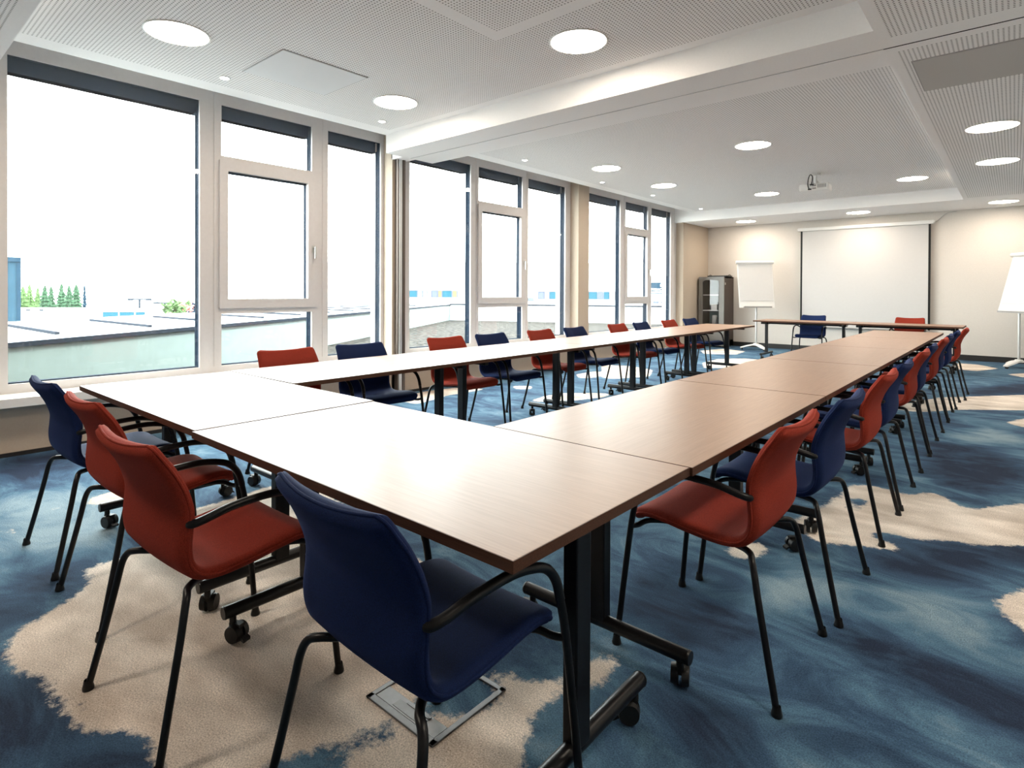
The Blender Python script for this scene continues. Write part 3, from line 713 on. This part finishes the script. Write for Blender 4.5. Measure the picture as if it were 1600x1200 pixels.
# flip charts
def flipchart(label, x, y, a, tilt=.19):
    r = thing('flip_chart', label, 'flip chart', (x, y, 0), a)
    W2 = .375
    def P(u, z, off=0): return Vector((u, (z-.93)*tilt + off, z))
    b_ = MB(); pts = [P(-W2,.93,.0),P(W2,.93,.0),P(W2,1.93,0),P(-W2,1.93,0)]; back = [p + Vector((0,.022,.003)) for p in pts]
    b_.add(pts+back, [(0,1,2,3),(7,6,5,4),(0,4,5,1),(1,5,6,2),(2,6,7,3),(3,7,4,0)]); b_.build('board', M['white'], r)
    h = MB(); h.cyl(P(-W2-.03,1.93,-.005),P(W2+.03,1.93,-.005), .034, n=20); h.build('header_roll', M['white'], r)
    s_ = MB(); a0, a1 = 1.085, 1.90; s_.add([P(-W2+.02,a0,-.012),P(W2-.02,a0,-.012),P(W2-.02,a1,-.008),P(-W2+.02,a1,-.008),P(-W2+.02,a0,-.002),P(W2-.02,a0,-.002),P(W2-.02,a1,-.002),P(-W2+.02,a1,-.002)], [(0,1,2,3),(7,6,5,4),(0,4,5,1),(1,5,6,2),(2,6,7,3),(3,7,4,0)]); s_.build('paper_pad', M['paper'], r)
    t = MB(); t.box((-.29,-.075,.935),(.29,-.002,.952), 0, .003); t.box((-.29,-.078,.935),(.29,-.072,.965)); t.build('pen_tray', M['grey'], r)
    p = MB(); p.cyl((0,.06,.10),(0,.06,.93), .019, n=16); p.cyl((0,.06,.91),(0,.15,1.25), .015, n=12); p.box((-.05,.075,1.2),(.05,.16,1.25)); p.build('pole', M['alu'], r)
    q = MB()
    for k in range(3):
        an = PI/2*3 + k*2*PI/3 + .3
        c_, s2 = math.cos(an), math.sin(an); n_ = 9; vs = []
        for i in range(n_):
            t_ = i/(n_-1); rr = .02 + t_*.30; hw = .055 - .02*t_ + .012*math.sin(PI*t_); zt = .135 - .075*t_**1.3; zb = zt - .022
            cx, cy = c_*rr, .06 + s2*rr
            for w_, z_ in ((-hw,zb),(hw,zb),(hw*.8,zt),(-hw*.8,zt)): vs.append((cx - s2*w_, cy + c_*w_, z_))
        fs = [(i*4+j, i*4+(j+1) % 4, i*4+4+(j+1) % 4, i*4+4+j) for i in range(n_-1) for j in range(4)] + [(0,1,2,3), tuple((n_-1)*4+j for j in (3,2,1,0))]
        q.add(vs, fs, 0, False)
    q.lathe([(.0,.15),(.05,.148),(.07,.12),(.06,.10),(.0,.10)], (0,.06,0), 20)
    base = q.build('base', M['white'], r)
    for k in range(3):
        an = PI/2*3 + k*2*PI/3 + .3; c_, s2 = math.cos(an)*.285, .06 + math.sin(an)*.285
        w_ = MB(); w_.cyl((c_-.012,s2,.024),(c_+.012,s2,.024), .024, n=16); w_.box((c_-.014,s2-.012,.03),(c_+.014,s2+.012,.052)); w_.build('caster', M['blackmatte'], base)
flipchart('white flip chart stand beside the glass-door fridge', -4.25, 13.10, R(36))
flipchart('white flip chart stand cut off by the frame, to the right of the screen', .02, 12.92, R(-50), .27)

# fridge with glass door
r = thing('glass_door_fridge', 'brown glass-door drinks fridge with grey door frame in the far corner', 'fridge', (-5.315, 13.20, 0))
W2, HH, DD = .295, 1.625, .60
g = MB(); g.box((-W2,.03,.03),(-W2+.02,DD,HH)); g.box((W2-.02,.03,.03),(W2,DD,HH)); g.box((-W2,.03,HH-.03),(W2,DD,HH)); g.box((-W2,DD-.02,.03),(W2,DD,HH)); g.box((-W2,.03,.03),(W2,DD,.16))
for sx in (-1,1):
    for sy in (.08,DD-.06): g.cyl((sx*.25,sy,0),(sx*.25,sy,.03), .02, n=12)
g.build('body', M['fridgebrown'], r)
g = MB(); g.box((-W2+.02,DD-.03,.16),(W2-.02,DD-.02,HH-.03)); g.box((-W2+.02,.05,.16),(-W2+.026,DD-.03,HH-.03)); g.box((W2-.026,.05,.16),(W2-.02,DD-.03,HH-.03)); g.box((-W2+.026,.05,.16),(W2-.026,DD-.03,.166)); g.box((-W2+.026,.05,HH-.036),(W2-.026,DD-.03,HH-.03)); g.build('lining', M['fridgein'], r)
# door frame with rounded top corners
def ring(x0,x1,z0,z1,ix0,ix1,iz0,iz1,rad,y0,y1):
    inner = [(ix0,iz0),(ix1,iz0)] + [(ix1-rad+rad*math.cos(t), iz1-rad+rad*math.sin(t)) for t in [PI/2*k/6 for k in range(7)]] + [(ix0+rad+rad*math.cos(t), iz1-rad+rad*math.sin(t)) for t in [PI/2+PI/2*k/6 for k in range(7)]]
    outer = [(x0,z0),(x1,z0)] + [(x1, iz1-rad+(z1-iz1+rad)*k/3) for k in range(4)] + [(x1-(x1-x0)*k/7, z1) for k in range(1,7)] + [(x0, z1-(z1-iz1+rad)*k/3) for k in range(4)]
    n = len(inner); mb = MB(); vs = []
    for y in (y0,y1): vs += [(a,y,b_) for a,b_ in inner] + [(a,y,b_) for a,b_ in outer]
    fs = []
    for i in range(n):
        j = (i+1) % n
        fs += [(i,j,n+j,n+i), (2*n+i,3*n+i,3*n+j,2*n+j), (i,2*n+i,2*n+j,j), (n+i,n+j,3*n+j,3*n+i)]
    return mb.add(vs, fs)
d = ring(-W2,W2,.17,HH,-.205,.185,.42,HH-.075,.07,-.01,.028)
door = d.build('door', M['fridgegrey'], r)
g = MB(); g.box((-.21,.006,.415),(.19,.012,HH-.07)); g.build('pane', M['glass'], door)
g = MB(); g.box((-.285,-.045,.85),(-.255,-.03,1.16), 0, .005); g.box((-.28,-.035,.86),(-.26,-.01,.89)); g.box((-.28,-.035,1.12),(-.26,-.01,1.15)); g.build('handle', M['fridgegrey'], door)
g = MB(); g.box((-W2,0,.03),(W2,.03,.165), 0, .004)
for k in range(4): g.box((-.24,-.003,.055+k*.024),(.24,.001,.066+k*.024))
g.build('plinth_grille', M['fridgegrey'], r)
for z in (.50,.84,1.20):
    g = MB()
    for k in range(9): g.cyl((-.265,.08+k*.058,z),(.265,.08+k*.058,z), .003, n=6)
    for xx in (-.265,0,.265): g.cyl((xx,.07,z),(xx,.56,z), .004, n=6)
    g.box((-.265,.066,z-.006),(.265,.074,z+.010)); g.build('wire_shelf', M['white'], r)
g = MB(); g.box((.2955,.06,1.44),(.2975,.10,1.49)); g.build('sticker', M['paper'], r)
g = MB(); g.box((-.07,-.09,0),(.07,.09,.12), 0, .004); g.box((-.072,-.092,.105),(.072,.092,.135), 0, .004); tag(g.build('storage_box', M['paper'], None, (-5.30,13.42,.851)), 'white box on the middle shelf inside the fridge', 'box')
g = MB(); g.lathe([(0,0),(.055,0),(.055,.20),(.05,.215),(.0,.22)], n=20); tag(g.build('canister', M['paper'], None, (-5.33,13.45,.511)), 'pale canister on the lower shelf inside the fridge', 'canister')
r = thing('serving_tray', 'flat black serving tray lying on top of the fridge', 'tray', (-5.20,13.42,1.625))
g = MB(); g.box((-.22,-.16,.0),(.22,.16,.008)); 
for a, b_ in (((-.23,-.17),(.23,-.155)),((-.23,.155),(.23,.17)),((-.23,-.17),(-.215,.17)),((.215,-.17),(.23,.17))): g.box((a[0],a[1],0),(b_[0],b_[1],.028), 0, .003)
g.build('tray_body', M['blackmatte'], r)
for s in (-1,1):
    g = MB(); g.tube([(s*.225,-.05,.024),(s*.225,-.04,.045),(s*.225,.04,.045),(s*.225,.05,.024)], .006, n=8); g.build('handle', M['blackmatte'], r)

# floor box
r = thing('floor_socket_box', 'square metal floor socket box with carpet inlay under the foreground navy chair', 'floor box', (-1.34, 1.20, 0))
g = MB(); a = .152
for p, q in (((-a,-a),(a,-a+.022)),((-a,a-.018),(a,a)),((-a,-a),(-a+.018,a)),((a-.018,-a),(a,a))): g.box((p[0],p[1],-.004),(q[0],q[1],.005), 0, .0015)
g.build('rim', M['steel'], r)
g = MB(); g.box((-a+.02,-a+.024,-.004),(a-.02,-a+.075,.0035)); lid = g.build('cable_flap', M['flap'], r)
g = MB(); g.box((-.06,-a+.03,.0035),(.07,-a+.060,.0045)); g.box((-.03,-a+.06,.0035),(.07,-a+.066,.006)); g.cyl((.068,-a+.066,.004),(.068,-a+.066,.008), .005, n=10); g.build('latch', M['steel'], lid)
# ------------------------------------------------------------------ outside the windows
RT = Vector((.7562, .6544, 0)); FW = Vector((-.6544, .7562, 0)); EYE = 1.24
AR = math.atan2(RT.y, RT.x)
def at(lat, d, z): p = RT*lat + FW*d; return Vector((p.x, p.y, z))
def pix(u, v, d): return at((u-800)/907*d, d, EYE - (v-457.2)/907*d)
g = MB(); g.box((-260,-120,-6.2),(60,260,-6)); struct(g.build('ground', M['asphalt']))
# flat gravel roof right outside the glass, inside the angled parapet
A = Vector((-7.78, 1.12, 0)); B = Vector((-19.04, 17.77, 0)); C_ = Vector((-6.3, 23.2, 0))
dirA = (B-A).normalized(); A0 = A - dirA*2.5
g = MB(); g.prism([(-6.2,-1.0),(-6.2,23.25),(C_.x,C_.y),(B.x,B.y),(A0.x,A0.y)], -.4, 0); struct(g.build('floor_1', M['gravel']))
out = Vector((dirA.y*-1, dirA.x, 0)).normalized()
if out.x > 0: out = -out
r = thing('annexe_roof', 'low neighbouring roof with pale parapet wall, dark edge strip and raised seams', 'building')
def slab(mb, p, q, o, w, z0, z1): mb.prism([(p.x,p.y),(q.x,q.y),(q.x+o.x*w,q.y+o.y*w),(p.x+o.x*w,p.y+o.y*w)], z0, z1)
g = MB(); slab(g, A0, B, out, .25, -.4, .66); g.build('parapet', M['plaster'], r)
g = MB(); slab(g, A0-out*.03, B-out*.03, out, .06, .655, .705); g.build('coping', M['coping'], r)
g = MB(); slab(g, A0-out*.0, B-out*.0, out, 4.0, .60, .70); g.build('roof_sheet', M['roofing'], r)
for k in range(13):
    p = A + dirA*(1.18 - 1.6 + 1.55*k) + out*.57
    s = MB(); c0 = p + Vector((0,0,.715)); c1 = p + Vector((-2.75,-.10,.715)); d_ = (c1-c0)
    s.obox((c0+c1)/2, d_/2, d_.cross(Vector((0,0,1))).normalized()*.022, (0,0,.020)); s.build('roof_seam', M['coping'], r)
g = MB(); g.tube([A+dirA*6.6-out*.03+Vector((0,0,.66)), A+dirA*6.6-out*.04+Vector((0,0,.02))], .012, n=8, sub=1); g.build('downpipe', M['alu'], r)
r = thing('roof_edge_wall', 'pale far parapet wall closing the gravel roof', 'wall')
d2 = (C_-B).normalized(); o2 = Vector((-d2.y, d2.x, 0))
g = MB(); slab(g, B, C_, o2, .25, -.4, .69); g.build('parapet', M['render'], r)
g = MB(); slab(g, B-o2*.03, C_-o2*.03, o2, .32, .685, .735); g.build('coping', M['coping'], r)
# blue-grey cladded block on the left
tw = at(-22.2, 25, -6); ar2 = math.atan2(tw.y, tw.x) - PI/2
r = thing('cladded_tower', 'blue-grey cladded block at the left edge of the first window', 'building', tw, ar2)
q_ = .757
g = MB(); g.box((-2.2,0,0),(.66,1.0,8.62)); g.build('wall', M['tower2'], r)
g = MB(); g.box((.15,-.10,0),(.26,0,8.62)); g.box((.66,-.05,0),(.80,1.0,8.62)); g.box((-2.2,-.10,8.50),(.80,0,8.70)); g.build('corner_trim', M['tower'], r)
# white hall in front of the trees
r = thing('white_hall', 'long low white hall in front of the green trees', 'building', at(-80, 96, -6), AR)
g = MB(); g.box((-14,0,0),(10,12,4.1)); g.build('wall', M['render'], r)
for k in range(3):
    g = MB(); g.box((-2.5+k*2.2,-.1,3.9),(-1.9+k*2.2,0,4.15)); g.build('vent', M['coping'], r)
# trees
def tree(name, label, u, v, d, h, w, mat, seed):
    rnd = random.Random(seed)
    base = pix(u, v, d); zt = base.z
    r = thing(name, label, 'tree', (base.x, base.y, -6), 0, 'green trees beyond the white hall')
    H_ = zt + 6
    g = MB(); g.cyl((0,0,0),(0,0,H_*.8), .22, .06, n=8); g.build('trunk', M['bark'], r)
    f = MB(); lv = 13
    for i in range(lv):
        t = i/(lv-1); z0 = H_ - h*1.7 + t*h*1.65
        rad = w*(1-t)**.75 + .12
        n = 9; vs = [(0,0,z0+h*.24)]
        for k in range(n*2):
            an = PI*k/n + rnd.random()*.3; rr = rad*(1 if k % 2 else .62)*(.8+.4*rnd.random())
            vs.append((rr*math.cos(an), rr*math.sin(an), z0 - .12*h*(rr/w)*rnd.random()))
        f.add(vs, [(0,k+1,(k+1) % (2*n)+1) for k in range(2*n)] + [list(range(2*n,0,-1))])
    f.build('foliage', mat, r)
for i, (u, v, w, m) in enumerate(((36,450,1.0,'leaf2'),(46,447,1.0,'leaf2'),(59,452,.9,'leaf2'),(70,449,1.1,'leaf1'),(80,450,1.0,'leaf1'),(96,446,1.2,'leaf1'),(108,449,1.1,'leaf1'),(119,447,1.2,'leaf1'))):
    tree('conifer_tree' if m == 'leaf1' else 'leafy_tree', ['yellow-green tree nearest the cladded block', 'taller yellow-green tree, second from the cladded block', 'thin yellow-green tree, third from the cladded block', 'green conifer in the middle of the tree row', 'green conifer just right of the middle of the tree row', 'tallest pointed green conifer of the tree row', 'green conifer, second from the right end of the tree row', 'dark green conifer at the right end of the tree row'][i], u, v, 112+(i%3)*13, 4.9, w*1.75, M[m], i)
tree('columnar_cypress', 'lone narrow blue-green cypress to the right of the tree row', 132, 445, 118, 4.4, .45, M['tower'], 77)
# lamp posts
for lab, u, v, vb in (('thin dark street lamp with double arm above the parked car', 218, 469, 500), ('thin dark street lamp with double arm nearest the red blossom', 258, 474.5, 498)):
    d = 38; p = pix(u, v, d); r = thing('street_lamp', lab, 'street lamp', (p.x, p.y, -6), AR, 'street lamps in the car park')
    g = MB(); g.cyl((0,0,0),(0,0,p.z+6), .085, .07, n=8); g.build('post', M['coping'], r)
    g = MB(); g.box((-.55,-.05,p.z+5.90),(.55,.05,p.z+6.0)); g.build('cross_arm', M['coping'], r)
    for s in (-1,1):
        g = MB(); g.box((s*.45,-.09,p.z+5.88),(s*.75,.09,p.z+6.02)); g.build('lamp_head', M['coping'], r)
# parked van
p = pix(222, 492.5, 37); r = thing('parked_van', 'pale van with blue-grey windows parked beyond the roof', 'van', (p.x, p.y, p.z-1.58), AR)
g = MB()
prof = [(-2.1,.35),(2.2,.35),(2.25,.95),(1.25,1.15),(.75,1.88),(-1.0,1.92),(-2.05,1.75)]
n = len(prof); vs = [(x,-.85,z) for x,z in prof] + [(x,.85,z) for x,z in prof]
g.add(vs, [list(range(n)), list(range(2*n-1,n-1,-1))] + [(i,(i+1) % n,n+(i+1) % n,n+i) for i in range(n)]); g.build('body', M['carpaint'], r)
for x0, x1 in ((-1.9,-.95),(-.85,.05),(.15,.72)):
    g = MB(); g.box((x0,-.87,1.2),(x1,-.84,1.72)); g.build('window', M['teal'], r)
for x in (-1.35,1.45):
    for y in (-.8,.8):
        g = MB(); g.cyl((x,y-.1,.33),(x,y+.1,.33), .33, n=20); g.build('wheel', M['blackmatte'], r)
# red blossom shrub and dark shrub at the right edge of the first pane
for lab, u, v, w, m in (('small shrub with red blossom beyond the roof', 286, 484, .75, 'redflower'), ('small dark green shrub beside the mullion', 302, 485, .6, 'tower'), ('pale green low shrub beside the lamp', 274, 487, .6, 'leaf2')):
    p = pix(u, v, {286: 42, 302: 46, 274: 35.5}[u]); rnd = random.Random(u)
    r = thing('flowering_shrub' if m == 'redflower' else 'garden_shrub', lab, 'shrub', (p.x, p.y, p.z-.9))
    f = MB()
    for k in range(90):
        c = Vector((rnd.gauss(0,w*.5), rnd.gauss(0,w*.5), .9+rnd.gauss(0,.22))); a = rnd.random()*6; q = .2
        f.add([c+Vector((math.cos(a)*q,math.sin(a)*q,-q*.4)), c+Vector((-math.sin(a)*q,math.cos(a)*q,q*.5)), c-Vector((math.cos(a)*q,math.sin(a)*q,-q*.6)), c+Vector((0,0,q))], [(0,1,2),(0,1,3),(1,2,3),(0,2,3)])
    f.build('foliage', M[m], r)
    g = MB(); g.cyl((0,0,-5+.0),(0,0,.9), .05, n=6); g.build('stem', M['bark'], r)
# long white building with coloured window strips
d = 46; k_ = d/907
r = thing('long_white_building', 'long white building with strips of coloured windows beyond the gravel roof', 'building', at((600-800)*k_, d, -6), AR)
g = MB(); g.box((-6,0,0),(34,10,9.6)); g.build('wall', M['render'], r)
strips = [(635,652,'teal'),(652.5,660,'palepane'),(661,668,'palepane'),(674,684,'greypane'),(684.5,690.5,'ochre'),(691,706,'teal'),(707,714,'ochre'),(715,723,'palepane'),
          (841,850,'greypane'),(850.5,858,'palepane'),(858.5,871,'teal'),(919,933,'teal'),(934,942,'greypane'),(943,952,'teal'),(957,964,'palepane')]
for u0, u1, m in strips:
    v0, v1 = (455, 464.5) if u0 < 800 else (456, 466.5)
    x0, x1 = (u0-600)*k_, (u1-600)*k_; z0, z1 = EYE-(v1-457.2)*k_+6, EYE-(v0-457.2)*k_+6
    g = MB(); g.box((x0,-.06,z0),(x1,.02,z1)); w_ = g.build('window', M[m], r)
    g = MB(); t = .045
    g.box((x0,-.09,z0-t),(x1,-.03,z0)); g.box((x0,-.09,z1),(x1,-.03,z1+t)); g.box((x0-t/2,-.09,z0),(x0+t/2,-.03,z1)); g.box((x1-t/2,-.09,z0),(x1+t/2,-.03,z1)); g.build('window_frame', M['greypane'], w_)
for u0, u1, v0, v1 in ((824,834,465.5,470.5),(1016,1029,470,473),(1033,1040,470,473)):
    g = MB(); g.box(((u0-600)*k_,-.06,EYE-(v1-457.2)*k_+6),((u1-600)*k_,.02,EYE-(v0-457.2)*k_+6)); g.build('low_window', M['greypane'], r)
# dark sign board with white disc and lettering
d = 44; k_ = d/907; x0 = (1013.5-800)*k_
r = thing('parking_sign_board', 'dark blue sign board with white disc and white lettering beside the far window frame', 'sign', at(x0, d, 0), AR)
zt, zb = EYE-(440.5-457.2)*k_, EYE-(458-457.2)*k_
g = MB(); g.box((0,-.03,zb),(1.75,.05,zt)); g.build('board', M['tower'], r)
g = MB(); cx, cz = (1034.5-1013.5)*k_, EYE-(444.8+.0-457.2)*k_
g.cyl((cx,-.045,cz),(cx,-.03,cz), 3.4*k_, n=28); g.build('disc', M['paper'], r)
def text(body, size, loc, mat, parent, name):
    cu = bpy.data.curves.new(name, 'FONT'); cu.body = body; cu.size = size; cu.extrude = .004
    o = bpy.data.objects.new(name, cu); COL.objects.link(o)
    dg = bpy.context.evaluated_depsgraph_get(); dg.update()
    me = bpy.data.meshes.new_from_object(o.evaluated_get(dg)); bpy.data.objects.remove(o)
    me.materials.clear(); me.materials.append(mat)
    t = bpy.data.objects.new(name, me); COL.objects.link(t); t.parent = parent; t.location = loc; t.rotation_euler = (PI/2, 0, 0)
    return t
text('PARKC', .26, (.16,-.045,EYE-(453.4-457.2)*k_), M['paper'], r, 'lettering')
g = MB()
for i in range(9): g.box((.20+i*.13,-.042,EYE-(456.6-457.2)*k_),(.30+i*.13,-.03,EYE-(454.9-457.2)*k_))
g.build('small_lettering', M['paper'], r)
g = MB(); g.cyl((.3,.1,-6),(.3,.1,zb+.4), .06, n=10); g.cyl((1.45,.1,-6),(1.45,.1,zb+.4), .06, n=10); g.build('post', M['alu'], r)
# distant apartment block
r = thing('distant_apartment_block', 'hazy distant apartment block on the horizon', 'building', at(-63, 200, -6), AR)
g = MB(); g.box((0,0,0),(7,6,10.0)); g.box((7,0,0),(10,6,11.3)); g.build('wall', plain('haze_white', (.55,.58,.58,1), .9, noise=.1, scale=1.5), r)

# ------------------------------------------------------------------ light, sky, camera
W = bpy.data.worlds.new('sky'); SC.world = W; W.use_nodes = True
bg = W.node_tree.nodes['Background']
bg.inputs['Color'].default_value = (.91, 1.0, .985, 1); bg.inputs['Strength'].default_value = SKY
cam = bpy.data.cameras.new('camera'); co = bpy.data.objects.new('camera', cam); COL.objects.link(co)
cam.sensor_fit = 'HORIZONTAL'; cam.sensor_width = 36; cam.lens = 907.053/1600*36
cam.shift_y = -(600-463.939)/1600; cam.clip_start = .05; cam.clip_end = 1000
yaw, pit, rol = [math.radians(a) for a in (40.87373, -.426248, .232964)]
fw = Vector((-math.sin(yaw)*math.cos(pit), math.cos(yaw)*math.cos(pit), math.sin(pit)))
rt = Vector((math.cos(yaw), math.sin(yaw), 0)); up = rt.cross(fw)
r2 = rt*math.cos(rol) + up*math.sin(rol); u2 = up*math.cos(rol) - rt*math.sin(rol)
m = Matrix((r2, u2, -fw)).transposed().to_4x4(); m.translation = Vector((0, 0, EYE))
co.matrix_world = m
SC.camera = co
vs_ = SC.view_settings
vs_.view_transform = 'Standard'; vs_.look = 'None'; vs_.gamma = 1; vs_.use_curve_mapping = False; vs_.exposure = EXPO
